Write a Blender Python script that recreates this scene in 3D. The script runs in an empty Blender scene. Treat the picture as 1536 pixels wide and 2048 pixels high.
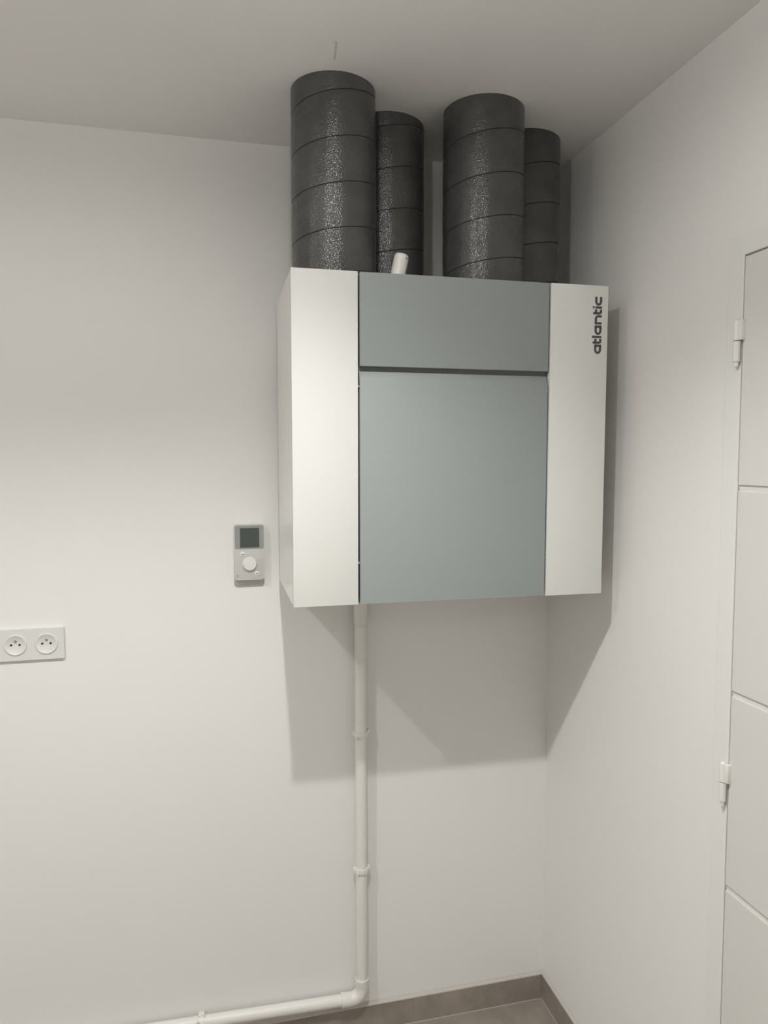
import bpy, bmesh, math, random
from mathutils import Vector, Matrix
random.seed(4)
PI = math.pi
C = bpy.context.scene.collection
scn = bpy.context.scene

# ------------------------------------------------------------------ camera
F, CX, CY, CZ, YAW, PITCH, ROLL = 1439.54, -0.9644, -1.9269, 1.6317, 0.2373, -0.0688, -0.0015
cam_d = bpy.data.cameras.new('camera'); cam = bpy.data.objects.new('camera', cam_d); C.objects.link(cam)
fw = Vector((math.sin(YAW)*math.cos(PITCH), math.cos(YAW)*math.cos(PITCH), math.sin(PITCH)))
r0 = Vector((math.cos(YAW), -math.sin(YAW), 0)); u0 = r0.cross(fw)
rr = r0*math.cos(ROLL)+u0*math.sin(ROLL); uu = -r0*math.sin(ROLL)+u0*math.cos(ROLL)
M = Matrix.Identity(4)
for i in range(3):
    M[i][0] = rr[i]; M[i][1] = uu[i]; M[i][2] = -fw[i]
M.translation = (CX, CY, CZ)
cam.matrix_world = M
cam_d.sensor_fit = 'VERTICAL'; cam_d.sensor_height = 32; cam_d.lens = F/2048*32
cam_d.clip_start = 0.02
scn.camera = cam

# ------------------------------------------------------------------ world, lamps, exposure
H = 2.4463
w = bpy.data.worlds.new('world'); scn.world = w; w.use_nodes = True
w.node_tree.nodes['Background'].inputs[0].default_value = (0, 0, 0, 1)
w.node_tree.nodes['Background'].inputs[1].default_value = 0
# luminous intensity of the LED spots by angle from straight down (an IES profile); upward tail added to brighten the ceiling
PROFILE = [(0, 1.2), (15, 1.2), (30, 1.12), (38, 1.02), (44, .86), (50, .62), (56, .33), (62, .13), (68, .12), (74, .12), (80, .09), (85, .06), (90, .05), (94, .10), (100, .24), (110, .20), (125, .14), (180, .12)]
ies = bpy.data.texts.new('spot_profile')
ies.write('IESNA:LM-63-1995\nTILT=NONE\n1 1000 1 %d 1 1 2 0 0 0\n1 1 10\n' % len(PROFILE)
          + ' '.join('%g' % a for a, v in PROFILE) + '\n0\n' + ' '.join('%g' % (1000*v) for a, v in PROFILE) + '\n')
def spot(x, y, p):
    d = bpy.data.lights.new('ceiling_and_fill_spot', 'POINT'); o = bpy.data.objects.new('ceiling_and_fill_spot', d); C.objects.link(o)
    o.location = (x, y, H-.05); d.energy = p; d.color = LCOL; d.shadow_soft_size = .018
    d.use_nodes = True; nt = d.node_tree; em = nt.nodes['Emission']
    n = nt.nodes.new('ShaderNodeTexIES'); n.mode = 'INTERNAL'; n.ies = ies
    nt.links.new(n.outputs['Fac'], em.inputs['Strength'])
    return o
LCOL = (1, .99, .962)
PW = 0.57
spot(-.8631, -1.1554, 1.0*PW)
spot(-1.7334, -1.1554, .84*PW)
for sx_ in (-.866, -1.777): spot(sx_, -3.45, .7*PW)  # two unseen spots, added behind the camera as ambient fill
scn.view_settings.view_transform = 'Standard'; scn.view_settings.look = 'None'
scn.view_settings.gamma = 1; scn.view_settings.use_curve_mapping = False
scn.view_settings.exposure = 0.0

# ------------------------------------------------------------------ materials
def mat(name, col, rough=.5, spec=.5, bump=None, var=None, coat=0):
    m = bpy.data.materials.new(name); m.use_nodes = True; nt = m.node_tree; b = nt.nodes['Principled BSDF']
    b.inputs['Base Color'].default_value = (*col, 1); b.inputs['Roughness'].default_value = rough
    b.inputs['Specular IOR Level'].default_value = spec
    if coat: b.inputs['Coat Weight'].default_value = coat
    tc = nt.nodes.new('ShaderNodeTexCoord')
    if bump:
        n = nt.nodes.new('ShaderNodeTexNoise'); n.inputs['Scale'].default_value = bump[0]; n.inputs['Detail'].default_value = 3
        nt.links.new(tc.outputs['Object'], n.inputs['Vector'])
        bp = nt.nodes.new('ShaderNodeBump'); bp.inputs['Strength'].default_value = bump[1]; bp.inputs['Distance'].default_value = bump[2]
        nt.links.new(n.outputs['Fac'], bp.inputs['Height']); nt.links.new(bp.outputs['Normal'], b.inputs['Normal'])
    if var:
        n = nt.nodes.new('ShaderNodeTexNoise'); n.inputs['Scale'].default_value = var[0]; n.inputs['Detail'].default_value = 6
        n.inputs['Roughness'].default_value = .65
        nt.links.new(tc.outputs['Object'], n.inputs['Vector'])
        cr = nt.nodes.new('ShaderNodeValToRGB'); e = cr.color_ramp.elements
        e[0].position = .3; e[1].position = .7
        e[0].color = (*[c*(1-var[1]) for c in col], 1); e[1].color = (*[min(1, c*(1+var[1])) for c in col], 1)
        nt.links.new(n.outputs['Fac'], cr.inputs['Fac']); nt.links.new(cr.outputs['Color'], b.inputs['Base Color'])
    return m
WALL = mat('wall_paint', (.87, .862, .84), .75, .25, (220, .06, .0008), (1.2, .01))
CEIL = mat('ceiling_paint', (.92, .91, .895), .85, .2, (180, .05, .0008))
TILE = mat('taupe_tile', (.315, .278, .243), .42, .4, (60, .12, .001), (9, .22))
GROUT = mat('grout', (.42, .39, .35), .9, .2, (200, .3, .001))
CAULK = mat('caulk', (.56, .53, .49), .6, .3, (120, .3, .002))
WHITE_METAL = mat('white_lacquer', (.79, .795, .767), .5, .2, (400, .02, .0003))
GREY_METAL = mat('grey_lacquer', (.308, .340, .333), .5, .25, (400, .03, .0003))
DARK = mat('dark_seal', (.02, .02, .02), .7, .3)
CASE = mat('case_side_lacquer', (.87, .87, .83), .28, .5)
INNER = mat('inner_sheet', (.16, .165, .165), .5, .4)
PVC = mat('white_pvc', (.82, .81, .77), .36, .5)
PLASTIC = mat('white_plastic', (.80, .80, .77), .38, .5)
BODY_PL = mat('satin_plastic', (.62, .615, .59), .4, .5)
SOCK = mat('socket_plastic', (.76, .76, .745), .35, .5)
GREY_PL = mat('grey_plastic', (.33, .33, .325), .3, .5)
LCD = mat('lcd', (.075, .09, .083), .18, .5)
INK = mat('grey_ink', (.085, .09, .09), .5, .3)
LIGHT_INK = mat('pale_ink', (.42, .42, .42), .5, .3)
STEEL = mat('steel', (.45, .45, .44), .3, .5)
DOORP = mat('door_paint', (.75, .737, .71), .5, .4)
DOORF = mat('door_frame_paint', (.85, .845, .82), .45, .4)
HINGE = mat('hinge_paint', (.82, .82, .78), .35, .5)

RIDGE = mat('rough_filler', (.70, .69, .66), .95, .1)
def duct_mat():
    m = bpy.data.materials.new('grey_foam'); m.use_nodes = True; nt = m.node_tree; b = nt.nodes['Principled BSDF']
    tc = nt.nodes.new('ShaderNodeTexCoord')
    v = nt.nodes.new('ShaderNodeTexVoronoi'); v.inputs['Scale'].default_value = 330
    n = nt.nodes.new('ShaderNodeTexNoise'); n.inputs['Scale'].default_value = 120; n.inputs['Detail'].default_value = 4
    n2 = nt.nodes.new('ShaderNodeTexNoise'); n2.inputs['Scale'].default_value = 14; n2.inputs['Detail'].default_value = 5
    for q in (v, n, n2): nt.links.new(tc.outputs['Object'], q.inputs['Vector'])
    cr = nt.nodes.new('ShaderNodeValToRGB'); e = cr.color_ramp.elements
    e[0].position = .3; e[1].position = .75; e[0].color = (.056, .057, .056, 1); e[1].color = (.082, .083, .082, 1)
    nt.links.new(n2.outputs['Fac'], cr.inputs['Fac']); nt.links.new(cr.outputs['Color'], b.inputs['Base Color'])
    ad = nt.nodes.new('ShaderNodeMath'); ad.operation = 'ADD'
    nt.links.new(v.outputs['Distance'], ad.inputs[0]); nt.links.new(n.outputs['Fac'], ad.inputs[1])
    bp = nt.nodes.new('ShaderNodeBump'); bp.inputs['Strength'].default_value = .7; bp.inputs['Distance'].default_value = .0008
    nt.links.new(ad.outputs[0], bp.inputs['Height']); nt.links.new(bp.outputs['Normal'], b.inputs['Normal'])
    b.inputs['Roughness'].default_value = .22; b.inputs['Specular IOR Level'].default_value = .58
    return m
FOAM = duct_mat()
SEAM = mat('foam_seam', (.042, .042, .042), .8, .2)

# ------------------------------------------------------------------ helpers
def box(bm, x0, x1, y0, y1, z0, z1, bev=0, seg=2):
    v = [bm.verts.new(p) for p in ((x0,y0,z0),(x1,y0,z0),(x1,y1,z0),(x0,y1,z0),(x0,y0,z1),(x1,y0,z1),(x1,y1,z1),(x0,y1,z1))]
    fs = [bm.faces.new([v[i] for i in q]) for q in ((0,3,2,1),(4,5,6,7),(0,1,5,4),(1,2,6,5),(2,3,7,6),(3,0,4,7))]
    if bev:
        es = list({e for f in fs for e in f.edges})
        bmesh.ops.bevel(bm, geom=es, offset=bev, segments=seg, profile=.5, affect='EDGES')
def prism(bm, pts, axis, a, b, bev=0):
    """extrude a closed 2D outline along axis (0=x: pts are (y,z); 1=y: pts are (x,z); 2=z: (x,y))"""
    def P(p, t):
        return {0: (t, p[0], p[1]), 1: (p[0], t, p[1]), 2: (p[0], p[1], t)}[axis]
    va = [bm.verts.new(P(p, a)) for p in pts]; vb = [bm.verts.new(P(p, b)) for p in pts]
    n = len(pts); fs = [bm.faces.new(va), bm.faces.new(vb[::-1])]
    for i in range(n):
        j = (i+1) % n; fs.append(bm.faces.new([va[j], va[i], vb[i], vb[j]]))
    if bev:
        es = list(set(fs[0].edges) | set(fs[1].edges))
        bmesh.ops.bevel(bm, geom=es, offset=bev, segments=2, profile=.5, affect='EDGES')
    bmesh.ops.recalc_face_normals(bm, faces=bm.faces[:])
def rrect(x0, x1, z0, z1, r, n=6):
    o = []
    for cx, cz, a in ((x1-r, z1-r, 0), (x0+r, z1-r, PI/2), (x0+r, z0+r, PI), (x1-r, z0+r, 3*PI/2)):
        for i in range(n+1):
            t = a+PI/2*i/n; o.append((cx+r*math.cos(t), cz+r*math.sin(t)))
    return o
def lathe(bm, prof, c=(0,0,0), axis=(0,0,1), n=40, caps=True):
    """prof: list of (radius, height along axis)"""
    A = Vector(axis).normalized(); q = A.to_track_quat('Z', 'Y'); c = Vector(c)
    rings = []
    for r, h in prof:
        rings.append([bm.verts.new(c+q @ Vector((r*math.cos(2*PI*i/n), r*math.sin(2*PI*i/n), h))) for i in range(n)])
    for a, b in zip(rings, rings[1:]):
        for i in range(n):
            j = (i+1) % n; bm.faces.new([a[i], a[j], b[j], b[i]])
    if caps:
        bm.faces.new(rings[0][::-1]); bm.faces.new(rings[-1])
    bmesh.ops.recalc_face_normals(bm, faces=bm.faces[:])
def sweep(bm, pts, rad, n=28):
    """tube along a planar path (mitred frames by parallel transport); rad number or list"""
    pts = [Vector(p) for p in pts]; m = len(pts); rad = rad if isinstance(rad, list) else [rad]*m
    T = [(pts[min(i+1, m-1)]-pts[max(i-1, 0)]).normalized() for i in range(m)]
    up = Vector((0, 1, 0)) if abs(T[0].y) < .9 else Vector((0, 0, 1))
    rings = []
    for i in range(m):
        s = T[i].cross(up).normalized(); u = s.cross(T[i]).normalized(); up = u
        rings.append([bm.verts.new(pts[i]+rad[i]*(s*math.cos(2*PI*k/n)+u*math.sin(2*PI*k/n))) for k in range(n)])
    for a, b in zip(rings, rings[1:]):
        for i in range(n):
            j = (i+1) % n; bm.faces.new([a[i], a[j], b[j], b[i]])
    bm.faces.new(rings[0][::-1]); bm.faces.new(rings[-1])
    bmesh.ops.recalc_face_normals(bm, faces=bm.faces[:])
def obj(name, bm, m, parent=None, smooth=False, label=None):
    me = bpy.data.meshes.new(name); bm.to_mesh(me); bm.free(); me.materials.append(m)
    if smooth:
        me.polygons.foreach_set('use_smooth', [True]*len(me.polygons))
        try: me.set_sharp_from_angle(angle=math.radians(38))
        except Exception: pass
    o = bpy.data.objects.new(name, me); C.objects.link(o)
    if parent: o.parent = parent
    if label: o['label'] = label
    return o
def B(): return bmesh.new()
def tag(o, label, cat, group=None):
    o['label'] = label; o['category'] = cat
    if group: o['group'] = group
    return o
def thing(name, label, cat, loc=(0,0,0), rot=(0,0,0), group=None):
    o = bpy.data.objects.new(name, None); C.objects.link(o); o.location = loc; o.rotation_euler = rot
    o.empty_display_size = .05
    return tag(o, label, cat, group)
def struct(name, bm, m, label=None, parent=None):
    o = obj(name, bm, m, parent)
    if not parent: o['kind'] = 'structure'
    if label: o['label'] = label; 
    return o
def scat(o, cat): o['category'] = cat; return o

# ------------------------------------------------------------------ room shell
XL, YF = -2.65, -4.6
b = B(); box(b, XL-.1, .1, 0, .1, -.1, H+.1); scat(struct('wall_back', b, WALL, 'white painted wall behind the ventilation unit'), 'wall')
b = B(); box(b, XL-.1, XL, YF-.1, 0, -.1, H+.1); scat(struct('wall_left', b, WALL, 'white painted side wall left of the view'), 'wall')
b = B(); box(b, XL, .1, YF-.1, YF, -.1, H+.1); scat(struct('wall_front', b, WALL, 'white painted wall facing the ventilation unit'), 'wall')
# right wall with a door opening
DX = -.006                          # face of the door frame and leaf
k = (CX-DX)/CX
def dy(y): return CY+(y-CY)*k
def dz(z): return CZ+(z-CZ)*k
fy0, fz = dy(-.7238), dz(2.051)     # outer edge of frame
ly0, lz = dy(-.7691), dz(2.0083)    # edge of leaf
LW = .83; ly1 = ly0-LW; fy1 = ly1-(fy0-ly0)
b = B()
box(b, 0, .1, fy0-.006, 0, -.1, H+.1); box(b, 0, .1, YF, fy1+.006, -.1, H+.1); box(b, 0, .1, fy1+.006, fy0-.006, fz-.006, H+.1)
box(b, .07, .1, fy1+.006, fy0-.006, -.1, fz-.006)
scat(struct('wall_right', b, WALL, 'white painted wall on the right with the door'), 'wall')
b = B(); box(b, XL-.1, .1, YF-.1, .1, H, H+.1); ceiling = scat(struct('ceiling', b, CEIL, 'white painted ceiling above the ducts'), 'ceiling')
b = B(); prism(b, [(-.7165,-.492),(-.7095,-.492),(-.7085,-.489),(-.7020,-.430),(-.7055,-.429),(-.7125,-.486)], 2, H-.0005, H+.001)
obj('plaster_ridge', b, RIDGE, ceiling, label='small raised plaster line on the ceiling')

# floor: grout bed and tiles
b = B(); box(b, XL, 0, YF, 0, -.1, -.0015); floor = scat(struct('floor', b, GROUT, 'taupe tiled floor with pale grout'), 'floor')
T = .60; g = .0015
xs = [0]; x = -.4144
while x > XL: xs.append(x); x -= T
xs.append(XL)
ys = [0]; y = -.43
while y > YF: ys.append(y); y -= T
ys.append(YF)
for i in range(len(xs)-1):
    for j in range(len(ys)-1):
        b = B(); box(b, xs[i+1]+g, xs[i]-g, ys[j+1]+g, ys[j]-g, -.01, 0, .0006, 1); obj('floor_tile', b, TILE, floor)

# baseboards of cut tile with pale caulk along the top
HB, TB = .0815, .0095
def baseboard(name, label, along, joints, off):
    r = bpy.data.objects.new(name, None); C.objects.link(r); r['kind'] = 'structure'; r['label'] = label; r['category'] = 'baseboard'
    for a, c in zip(joints, joints[1:]):
        b = B()
        if along == 'x': box(b, c+g*.6, a-g*.6, -TB, 0, .0015, HB-.0045, .0008, 1)
        else: box(b, -TB, 0, c+g*.6, a-g*.6, .0015, HB-.0045, .0008, 1)
        obj('skirting_tile', b, TILE, r)
    b = B(); a, c = joints[0], joints[-1]
    pr = [(0, HB-.005), (-TB*.98, HB-.005), (-TB*.9, HB-.0025), (-TB*.35, HB+.0005), (0, HB+.004)]
    if along == 'x':
        prism(b, pr, 0, c, a)
        box(b, c, a, -TB*.75, 0, 0, HB-.005)
        box(b, c, a, -TB-.001, -TB*.5, 0, .0022)
    else:
        prism(b, pr, 1, c, a)
        box(b, -TB*.75, 0, c, a, 0, HB-.005)
        box(b, -TB-.001, -TB*.5, c, a, 0, .0022)
    obj('caulk_line', b, CAULK, r, label='pale caulk along the top of the baseboard')
baseboard('baseboard_back', 'taupe tile baseboard along the wall under the ventilation unit', 'x', [-.0, -.4144, -1.0144, -1.6144, -2.2144, XL], 0)
baseboard('baseboard_right', 'short taupe tile baseboard between the corner and the door frame', 'y', [-TB, -.60, fy0], 0)

# ------------------------------------------------------------------ door
door = bpy.data.objects.new('door_1', None); C.objects.link(door); door.location = (0, ly0, 0)
door['kind'] = 'structure'; door['label'] = 'white door with horizontal grooves on the right wall'; door['category'] = 'door'
def L(o): o.matrix_parent_inverse = Matrix.Translation((0, -ly0, 0)); return o
GAP = .0035
b = B()
box(b, DX, .06, ly0+GAP, fy0, 0, fz, .0022); 
box(b, DX, .06, fy1, ly1-GAP, 0, fz, .0022)
box(b, DX, .06, ly1-GAP-.004, ly0+GAP+.004, lz+GAP, fz, .0022)
box(b, .036, .06, ly1-.02, ly0+.02, 0, lz+.02)
L(obj('door_frame', b, DOORF, door))
gz = [dz(v) for v in (1.5825, 1.189, .8035)]; sp = (gz[0]-gz[2])/2; gz = gz+[gz[2]-sp]
gh = .0055
edges = [lz]; 
for v in gz: edges += [v+gh, v-gh]
edges.append(.008)
b = B(); box(b, DX+.0035, DX+.038, ly1, ly0, .008, lz)
L(obj('door_core', b, DOORP, door))
for i in range(0, len(edges), 2):
    b = B(); box(b, DX, DX+.004, ly1, ly0, edges[i+1], edges[i], .0012, 2)
    L(obj('door_panel', b, DOORP, door))
for zc in (1.856, 1.0125):
    yh = dy(-.7612)
    zc = dz(zc)
    b = B()
    lathe(b, [(.0058,-.0385),(.0068,-.0375),(.0068,-.0008)], (DX-.0062, yh, zc), n=24)
    h = L(obj('hinge', b, HINGE, door, True, 'white barrel hinge'))
    b = B(); lathe(b, [(.0068,.0008),(.0068,.0345),(.0062,.037),(.0035,.0395),(.0012,.040)], (DX-.0062, yh, zc), n=24)
    def S(o): o.matrix_parent_inverse = Matrix.Translation((0, -ly0, 0)); return o
    box(b, DX-.008, DX+.001, yh-.0145, yh-.003, zc+.001, zc+.037, .0008)
    u = obj('hinge_knuckle', b, HINGE, h, True)
    b = B(); lathe(b, [(.0016,-.0475),(.0042,-.0465),(.0046,-.0375)], (DX-.0062, yh, zc), n=20)
    u = obj('hinge_pin', b, HINGE, h, True)
    b = B(); box(b, DX-.0035, DX+.001, yh+.002, yh+.008, zc-.036, zc-.003, .0008)
    u = obj('hinge_leaf', b, HINGE, h)
# a lever handle on the closing side
hy = ly1+.055
b = B(); prism(b, rrect(hy-.022, hy+.022, .93, 1.13, .02), 0, DX-.008, DX, .001)
hd = L(obj('door_handle', b, STEEL, door, True, 'steel lever handle'))
b = B(); lathe(b, [(.009,0),(.009,.05)], (DX-.008, hy, 1.06), (-1,0,0), 20)
sweep(b, [(DX-.054, hy-.01, 1.06), (DX-.056, hy+.03, 1.06), (DX-.054, hy+.115, 1.058)], .009, 16)
obj('lever', b, STEEL, hd, True)

# ------------------------------------------------------------------ ventilation unit
BX, BZ = -.7945, 1.3216
BW, BD, BH = .7271, .352, .7125
unit = thing('ventilation_unit', 'white wall-hung ventilation cabinet with grey-blue centre doors in the corner', 'ventilation unit',
             (BX, -.401, BZ), (.0101, 0, -.0076))
LP, RP = .1433, .5825           # seams between white sides and grey doors at the front
PT = .020                        # thickness of the front covers
b = B()
# hollow painted casing: two sides, top, bottom, back, recessed inner front
box(b, .0008, .0022, PT+.001, BD, .001, BH-.001); box(b, BW-.0022, BW-.0008, PT+.001, BD, .001, BH-.001)
box(b, .002, BW-.002, PT+.001, BD, .001, .003); box(b, .002, BW-.002, PT+.001, BD, BH-.003, BH-.001)
box(b, .002, BW-.002, BD-.003, BD, .003, BH-.003)
obj('casing', b, CASE, unit, label='pale lacquered sheet casing')
b = B(); box(b, .003, BW-.003, PT+.004, PT+.008, .004, BH-.004)
obj('inner_front', b, INNER, unit, label='dark inner sheet seen in the gaps')
gp = .0021
def cover(name, x0, x1, z0, z1, m):
    b = B(); box(b, x0, x1, 0, PT, z0, z1, .0011, 2)
    return obj(name, b, m, unit, True)
cover('side_cover', 0, LP-gp, 0, BH, WHITE_METAL)['label'] = 'white lacquered side cover'
sc = cover('side_cover', RP+gp, BW, 0, BH, WHITE_METAL); sc['label'] = 'white lacquered side cover with grey lettering'
up0 = .5155
cover('upper_door', LP+gp, RP-gp, up0, BH-.0005, GREY_METAL)['label'] = 'grey-blue upper flap'
# lower door with a sloped finger grip along its top
b = B()
zt = up0-.0105
prism(b, [(0, .001), (PT, .001), (PT, zt), (.0105, zt), (.0095, zt-.0008), (0, zt-.0215)], 0, LP+gp, RP-gp, .0009)
obj('lower_door', b, GREY_METAL, unit, True, 'grey-blue lower door with sloped grip edge')
b = B(); box(b, LP+.001, RP-.001, .014, PT, zt-.002, up0+.002); obj('grip_recess', b, INNER, unit)
for sx in (LP, RP):
    for sz in ((zt-.034), .0895):
        b = B(); box(b, sx-.0016, sx+.0016, .0035, PT, sz, sz+.0035)
        obj('hinge_clip', b, STEEL, unit, label='tiny pale clip in the seam')
# lettering on the right cover
def letters():
    b = B()
    U = .1285/717
    sw = 29
    def stroke(pts, wd=sw):
        P = [Vector(p) for p in pts]; n = len(P); Lf = []; Rt = []
        for i in range(n):
            if i == 0: t = (P[1]-P[0]).normalized(); m_ = 1
            elif i == n-1: t = (P[-1]-P[-2]).normalized(); m_ = 1
            else:
                t1 = (P[i]-P[i-1]).normalized(); t2 = (P[i+1]-P[i]).normalized(); t = (t1+t2).normalized(); m_ = 1/max(.5, t.dot(t1))
            nn = Vector((-t.y, t.x)); Lf.append(P[i]+nn*wd/2*m_); Rt.append(P[i]-nn*wd/2*m_)
        for i in range(n-1):
            q = [Lf[i], Lf[i+1], Rt[i+1], Rt[i]]
            # text runs upwards: s -> +z, t -> -x
            vf = [b.verts.new((X0-p.y*U*1.08, -.0004, Z0+p.x*U)) for p in q]
            vb = [b.verts.new((X0-p.y*U*1.08, .0004, Z0+p.x*U)) for p in q]
            b.faces.new(vf); b.faces.new(vb[::-1])
            for a in range(4): c = (a+1) % 4; b.faces.new([vf[a], vf[c], vb[c], vb[a]])
    X0 = BW-.0160; Z0 = 1.8818-BZ-.0016
    def arc(cx, cy, rx, ry, a0, a1, n=7):
        return [(cx+rx*math.cos(math.radians(a0+(a1-a0)*i/n)), cy+ry*math.sin(math.radians(a0+(a1-a0)*i/n))) for i in range(n+1)]
    def bowl(s, open_right=False, e=110):
        return [(s+e, 76)]+arc(s+53, 45, 40, 31, 90, 270, 14)+[(s+e, 14)]
    def la(s):
        stroke(bowl(s, e=104)); stroke([(s+104, 0), (s+104, 89)])
    def lt(s):
        stroke([(s+13, 112), (s+13, 34)]+arc(s+33, 33, 20, 20, 180, 270, 5)+[(s+62, 13)]); stroke([(s+10, 76), (s+62, 76)])
    la(0); lt(128); stroke([(213, 0), (213, 122)]); la(240)
    stroke([(385, 0), (385, 89)]); stroke([(385, 76), (430, 76)]+arc(438, 45, 36, 31, 90, 0, 7)+[(474, 0)])
    lt(497); stroke([(583, 0), (583, 86)]); stroke([(583, 98), (583, 118)], 30)
    stroke(bowl(608, e=108))
    bmesh.ops.recalc_face_normals(b, faces=b.faces[:])
    return b
obj('logo_lettering', letters(), INK, unit, label='grey vertical lettering reading atlantic')
# wall bracket behind the casing
for za, zb_ in ((.54, .60), (.08, .12)):
    b = B(); box(b, .05, BW-.05, BD, .398, za, zb_, .001); obj('wall_bracket', b, INNER, unit)
# drain outlet under the casing
b = B(); lathe(b, [(.0155, -.012), (.0155, .004)], (-.5705-BX, .401-.03, -.002), n=24)
obj('drain_outlet', b, DARK, unit, True, 'black drain outlet')

# ------------------------------------------------------------------ insulated ducts
ZTOP = BZ+BH
def duct(cx, cy, r, label, phase, pitch=.096, hand=1, wob=0):
    NU = 96
    prof = [(0, -.0015, 1), (.0011, -.0002, 0), (.006, 0, 0), (.03, .0004, 0), (.06, .0004, 0), (pitch-.006, 0, 0), (pitch-.0011, -.0002, 0)]
    z0, z1 = 0, H-ZTOP+.004
    b = B(); rows = []
    k0 = int(-1-pitch/pitch)-1; nturn = int((z1-z0)/pitch)+3
    for t in range(-2, nturn):
        for dzv, dr, s in prof: rows.append((t*pitch+dzv+phase, dr, s))
    grid = []
    for zr, dr, s in rows:
        ring = []
        for i in range(NU+1):
            a = 2*PI*i/NU; z = zr+hand*pitch*i/NU
            rad = r+dr+wob*math.sin(3*a+7*z)*.5+.0006*math.sin(11*z+2*a)
            cl = min(max(z, z0), z1)
            ring.append(b.verts.new((rad*math.cos(a), rad*math.sin(a), cl)))
        grid.append(ring)
    np_ = len(prof)
    for q in range(len(rows)-1):
        for i in range(NU):
            vs = [grid[q][i], grid[q][i+1], grid[q+1][i+1], grid[q+1][i]]
            zs = [v.co.z for v in vs]
            if max(zs)-min(zs) < 1e-7: continue
            f = b.faces.new(vs); f.material_index = 1 if (q % np_ == 0 or q % np_ == np_-1) else 0
    bmesh.ops.remove_doubles(b, verts=b.verts[:], dist=1e-5)
    lathe(b, [(r-.018, z0), (r-.001, z0)], n=48, caps=False)
    o = obj('insulated_duct', b, FOAM, None, True)
    o.data.materials.append(SEAM)
    o.location = (cx, cy, ZTOP+.0005)
    tag(o, label, 'duct', 'grey foam ducts between the cabinet and the ceiling')
    return o
duct(-.6841, -.2943, .0939, 'front left grey foam duct, the tallest looking, beside the open wall', .0246, .0938, 1)
duct(-.3255, -.2847, .0945, 'front right grey foam duct, nearest the grey doors right edge', .0792, .0942, 1)
duct(-.5297, -.1530, .0939, 'rear grey foam duct half hidden behind the front left one', .0256, .0953, 1)
duct(-.1659, -.1522, .0939, 'rear grey foam duct nearest the right wall, the darkest', .0659, .097, 1)

# small white sensor tube standing on the cabinet
st = thing('pipe_stub', 'small leaning white plastic tube standing on the cabinet between the ducts', 'pipe', (-.552, -.345, ZTOP+.002), (0, math.radians(12), 0))
b = B(); R_ = .0165
lathe(b, [(R_, -.002), (R_, .050), (R_*.96, .0545), (R_*.84, .0572), (R_*.6, .0578), (.002, .0578)], n=32)
obj('tube', b, PVC, st, True)
b = B()
for a0, hh in ((-52, .004), (-47, .004), (-40, .0025), (-36, .004), (-32, .003)):
    a = math.radians(a0-12); n_ = Vector((math.cos(a), math.sin(a), 0)); t_ = Vector((-n_.y, n_.x, 0))
    c_ = n_*(R_+.0001)
    vs = [b.verts.new(c_+t_*s*.0005+Vector((0, 0, z))) for s, z in ((-1, .046), (1, .046), (1, .046+hh), (-1, .046+hh))]
    b.faces.new(vs)
obj('print_mark', b, INK, st, label='tiny dark print')

# ------------------------------------------------------------------ drain pipe
PX, PY, PR = -.5720, -.0268, .0160
pipe = thing('drain_pipe', 'white plastic drain pipe running down from the cabinet and along the baseboard', 'pipe', (PX, PY, 0))
zj, hzr = .1765, .1215
def W2(o): o.matrix_parent_inverse = Matrix.Translation((-PX, -PY, 0)); return o
ztop = BZ-.012
b = B(); sweep(b, [(PX, PY, ztop-.02), (PX, PY, .9), (PX+.0005, PY, .5), (PX+.001, PY, .155)], PR)
W2(obj('vertical_pipe', b, PVC, pipe, True))
b = B(); lathe(b, [(PR+.0004, -.001), (.0188, 0), (.0188, .115), (PR, .1155)], (PX+.0005, PY, 1.1955), n=32)
W2(obj('coupling', b, PVC, pipe, True, 'wider coupling sleeve under the cabinet'))
b = B(); lathe(b, [(.0164, 0), (.0167, .0006), (.0164, .0012)], (PX, PY, 1.186), n=32, caps=False)
lathe(b, [(.0164, 0), (.0167, .0006), (.0164, .0012)], (PX, PY, 1.190), n=32, caps=False)
W2(obj('glue_line', b, PVC, pipe, True))
ex = PX+.001
slope = .0105/.415
def hz(x): return hzr+(PX-.03-x)*slope
b = B(); sweep(b, [(ex-.05, PY, hz(ex-.05)), (-1.0, PY, hz(-1.0)), (-1.6, PY, hz(-1.6)), (XL+.001, PY, hz(-2.2))], PR)
W2(obj('horizontal_pipe', b, PVC, pipe, True))
b = B(); er = .030; ec = Vector((ex-er, PY, hzr+er))
arcp = [(ex, PY, hzr+er+.006)]+[(ec.x+er*math.cos(a), PY, ec.z-er*math.sin(a)) for a in [PI/2*i/10 for i in range(11)]]+[(ex-er-.006, PY, hzr)]
sweep(b, arcp, .0190, 32)
el = W2(obj('elbow', b, PVC, pipe, True))
b = B(); lathe(b, [(.0192, -.022), (.0195, -.021), (.0195, .0), (.0185, .0012), (.0165, .0012), (.0162, -.002)], (ex, PY, hzr+er+.027), n=36, caps=False)
obj('collar', b, PVC, el, True)
b = B(); lathe(b, [(.0192, -.024), (.0195, -.023), (.0195, .0), (.0185, .0012), (.0165, .0012), (.0162, -.002)], (ex-er-.029, PY, hzr+.0006), (-1, 0, slope), n=36, caps=False)
obj('collar', b, PVC, el, True)

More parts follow.
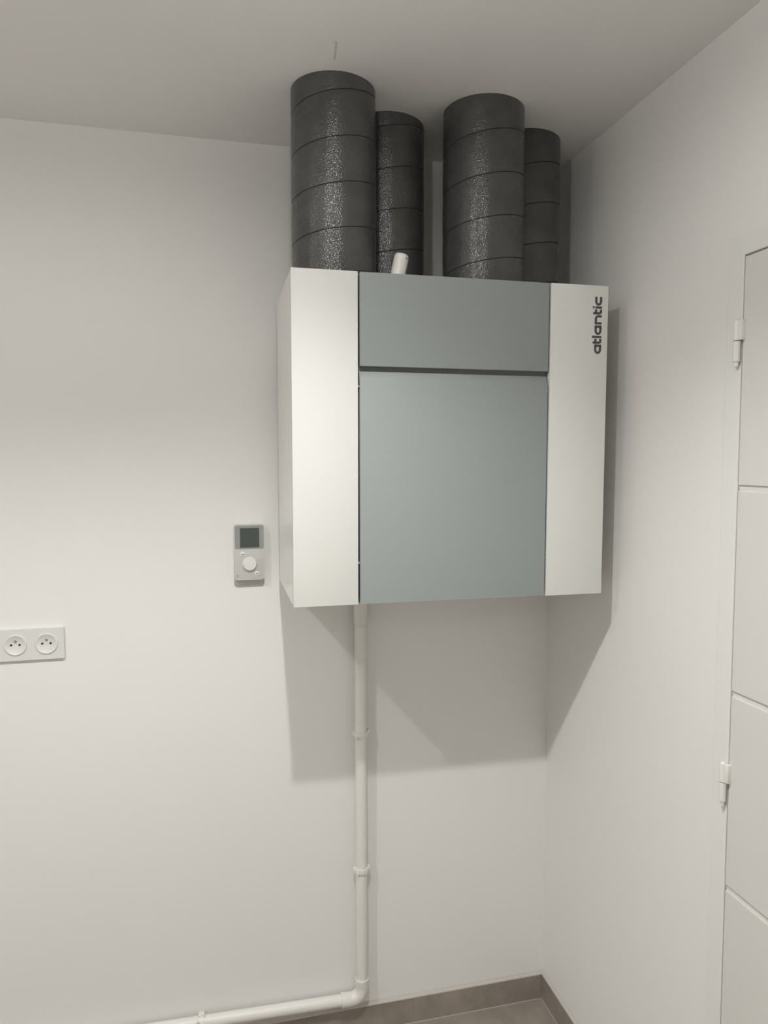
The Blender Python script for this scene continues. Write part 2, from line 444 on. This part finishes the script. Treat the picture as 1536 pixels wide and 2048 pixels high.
def clip(name, loc, rotz, label, ax, lw=1.0):
    """saddle clip: base on the wall, open ring, snap strap; ax 'z' for a vertical pipe, 'x' for a horizontal one"""
    t = thing(name, label, 'pipe clip', loc, (0, 0 if ax == 'z' else PI/2, 0), 'white plastic pipe clips')
    hw = .0065
    yp = 0
    b = B(); box(b, -.010, .010, .012, -PY, -hw, hw, .001)         # local: y towards wall is +
    lathe(b, [(.004, 0), (.004, .004)], (0, .0285, 0), (0, -1, 0), 12)
    obj('base', b, PVC, t, True)
    b = B(); n = 30; r1, r2 = .0162, .0200; vs = []
    a0, a1 = math.radians(-205), math.radians(25)
    ring = []
    for i in range(n+1):
        a = a0+(a1-a0)*i/n; c, s = math.cos(a), math.sin(a)
        ring.append([b.verts.new((r*c, r*s, z)) for r, z in ((r1, -hw), (r2, -hw), (r2+.0006, 0), (r2, hw), (r1, hw))])
    for p, q in zip(ring, ring[1:]):
        for i in range(5): j = (i+1) % 5; b.faces.new([p[i], p[j], q[j], q[i]])
    b.faces.new(ring[0]); b.faces.new(ring[-1][::-1]); bmesh.ops.recalc_face_normals(b, faces=b.faces[:])
    obj('strap', b, PVC, t, True)
    for q in ((-.0232, -.0175, -.006, .006, -.006, .006, .0012), (.0172, .0242, -.004, .0075, -.0055, .009, .0012)):
        b = B(); box(b, q[0], q[1], q[2], q[3], q[4]*lw, q[5]*lw, q[6]); obj('snap_lug', b, PVC, t, True)
    b = B(); box(b, -.0148, -.0118, -.0172, -.009, -.0115, -.004, .0006); obj('release_tab', b, PVC, t, True)
clip('pipe_clip', (PX, PY, .8865), 0, 'upper clip on the vertical pipe, inside the cabinet shadow', 'z')
clip('pipe_clip', (PX+.0008, PY, .4975), 0, 'lower clip on the vertical pipe, brightly lit', 'z')
clip('pipe_clip', (-1.0115, PY, hz(-1.0115)), 0, 'clip holding the horizontal pipe above the baseboard at bottom left', 'x', 1.35)

# ------------------------------------------------------------------ thermostat
tx0, tx1, tz0, tz1 = -.9058, -.8275, 1.3055, 1.4702
th = thing('wall_thermostat', 'white wall controller with grey screen and round knob left of the cabinet', 'thermostat', ((tx0+tx1)/2, 0, tz0))
def TH(o): o.matrix_parent_inverse = Matrix.Translation((-(tx0+tx1)/2, 0, -tz0)); return o
b = B(); prism(b, rrect(tx0, tx1, tz0, tz1, .0075), 1, -.0045, 0, .0008); TH(obj('back_plate', b, BODY_PL, th, True))
fz0 = 1.3245; FD = -.0240
b = B(); prism(b, rrect(tx0+.0004, tx1-.0004, fz0, tz1-.0004, .0055), 1, FD, -.004, .0018)
body = TH(obj('housing', b, BODY_PL, th, True))
zs = 1.4065
b = B(); pts = [p for p in rrect(tx0+.002, tx1-.002, zs, tz1-.002, .0045) ]
prism(b, pts, 1, FD-.0006, FD+.0005, .0003); TH(obj('screen_bezel', b, GREY_PL, th, False, 'grey bezel around the screen'))
sx0, sx1, sz0, sz1 = -.8905, -.8410, 1.4100, 1.4613
b = B(); box(b, sx0, sx1, FD-.0009, FD, sz0, sz1); TH(obj('screen', b, LCD, th, label='dark blank screen'))
kx, kz = -.8662, 1.3672
b = B(); lathe(b, [(.0182, 0), (.0182, .001), (.0178, .0014)], (kx-.0006, FD+.0002, kz), (0, -1, 0), 40)
lathe(b, [(.0168, 0), (.0168, .0065), (.0160, .0078), (.0020, .0080)], (kx, FD-.001, kz), (0, -1, 0), 40)
TH(obj('knob', b, PLASTIC, th, True, 'white round knob'))
for nm, bx_, bz_, rr_ in (('menu_button', -.8842, 1.3928, .0066), ('back_button', -.8480, 1.3414, .0058)):
    b = B(); lathe(b, [(rr_, 0), (rr_, .0012), (rr_-.001, .0020), (.001, .0022)], (bx_, FD, bz_), (0, -1, 0), 28)
    bt = TH(obj(nm, b, PLASTIC, th, True, 'small round white button'))
    b = B()
    if nm == 'menu_button':
        for i in range(4): box(b, bx_-.0043+i*.0023, bx_-.0043+i*.0023+.0017, FD-.0027, FD-.002, bz_-.0010, bz_+.0008)
    else:
        box(b, bx_-.0014, bx_+.0022, FD-.0027, FD-.002, bz_-.0006, bz_+.0004); box(b, bx_-.0018, bx_-.0006, FD-.0027, FD-.002, bz_-.0004, bz_+.0020); box(b, bx_+.0012, bx_+.0022, FD-.0027, FD-.002, bz_-.0018, bz_+.0002)
    obj('symbol', b, INK, bt)
b = B(); ix, iz = -.8972, 1.3362
for q in range(3): box(b, ix-.0032, ix+.0032, FD-.0003, FD+.0003, iz-.003+q*.0024, iz-.003+q*.0024+.0012)
box(b, ix-.0034, ix-.0024, FD-.0003, FD+.0003, iz-.003, iz+.0032)
TH(obj('corner_mark', b, LIGHT_INK, th))
b = B(); box(b, -.8340, -.8322, FD-.0009, FD-.0005, 1.4350, 1.4580)
TH(obj('faint_print', b, LIGHT_INK, th))

# ------------------------------------------------------------------ double socket
s1, s2, sz = -1.3676, -1.4386, 1.1819
so = thing('wall_socket', 'white double power socket on the wall at the left edge', 'socket', ((s1+s2)/2, 0, sz))
def SO(o): o.matrix_parent_inverse = Matrix.Translation((-(s1+s2)/2, 0, -sz)); return o
b = B(); prism(b, rrect(s2-.0415, s1+.0405, sz-.0400, sz+.0400, .0016, 3), 1, -.0085, 0, .0009)
SO(obj('cover_plate', b, SOCK, so))
for c in (s2, s1):
    b = B()
    lathe(b, [(.0262, .0), (.0262, .0020), (.0250, .0032), (.0236, .0032), (.0203, .0016), (.0192, .0008), (.001, .0007)], (c, -.0084, sz), (0, -1, 0), 48)
    ins = SO(obj('socket_insert', b, SOCK, so, True))
    for hx, hzv in ((-.0096, .0005), (.0096, .0005)):
        b = B(); lathe(b, [(.0027, 0), (.0027, .0003)], (c+hx, -.0092, sz+hzv), (0, -1, 0), 16); obj('contact_hole', b, DARK, ins)
    b = B(); lathe(b, [(.0030, 0), (.0030, .0003)], (c, -.0092, sz+.0090), (0, -1, 0), 16)
    obj('contact_hole', b, DARK, ins)
    b = B(); lathe(b, [(.0019, 0), (.0019, .002), (.0011, .0032)], (c, -.0092, sz+.0090), (0, -1, 0), 14)
    obj('earth_pin', b, STEEL, ins, True)
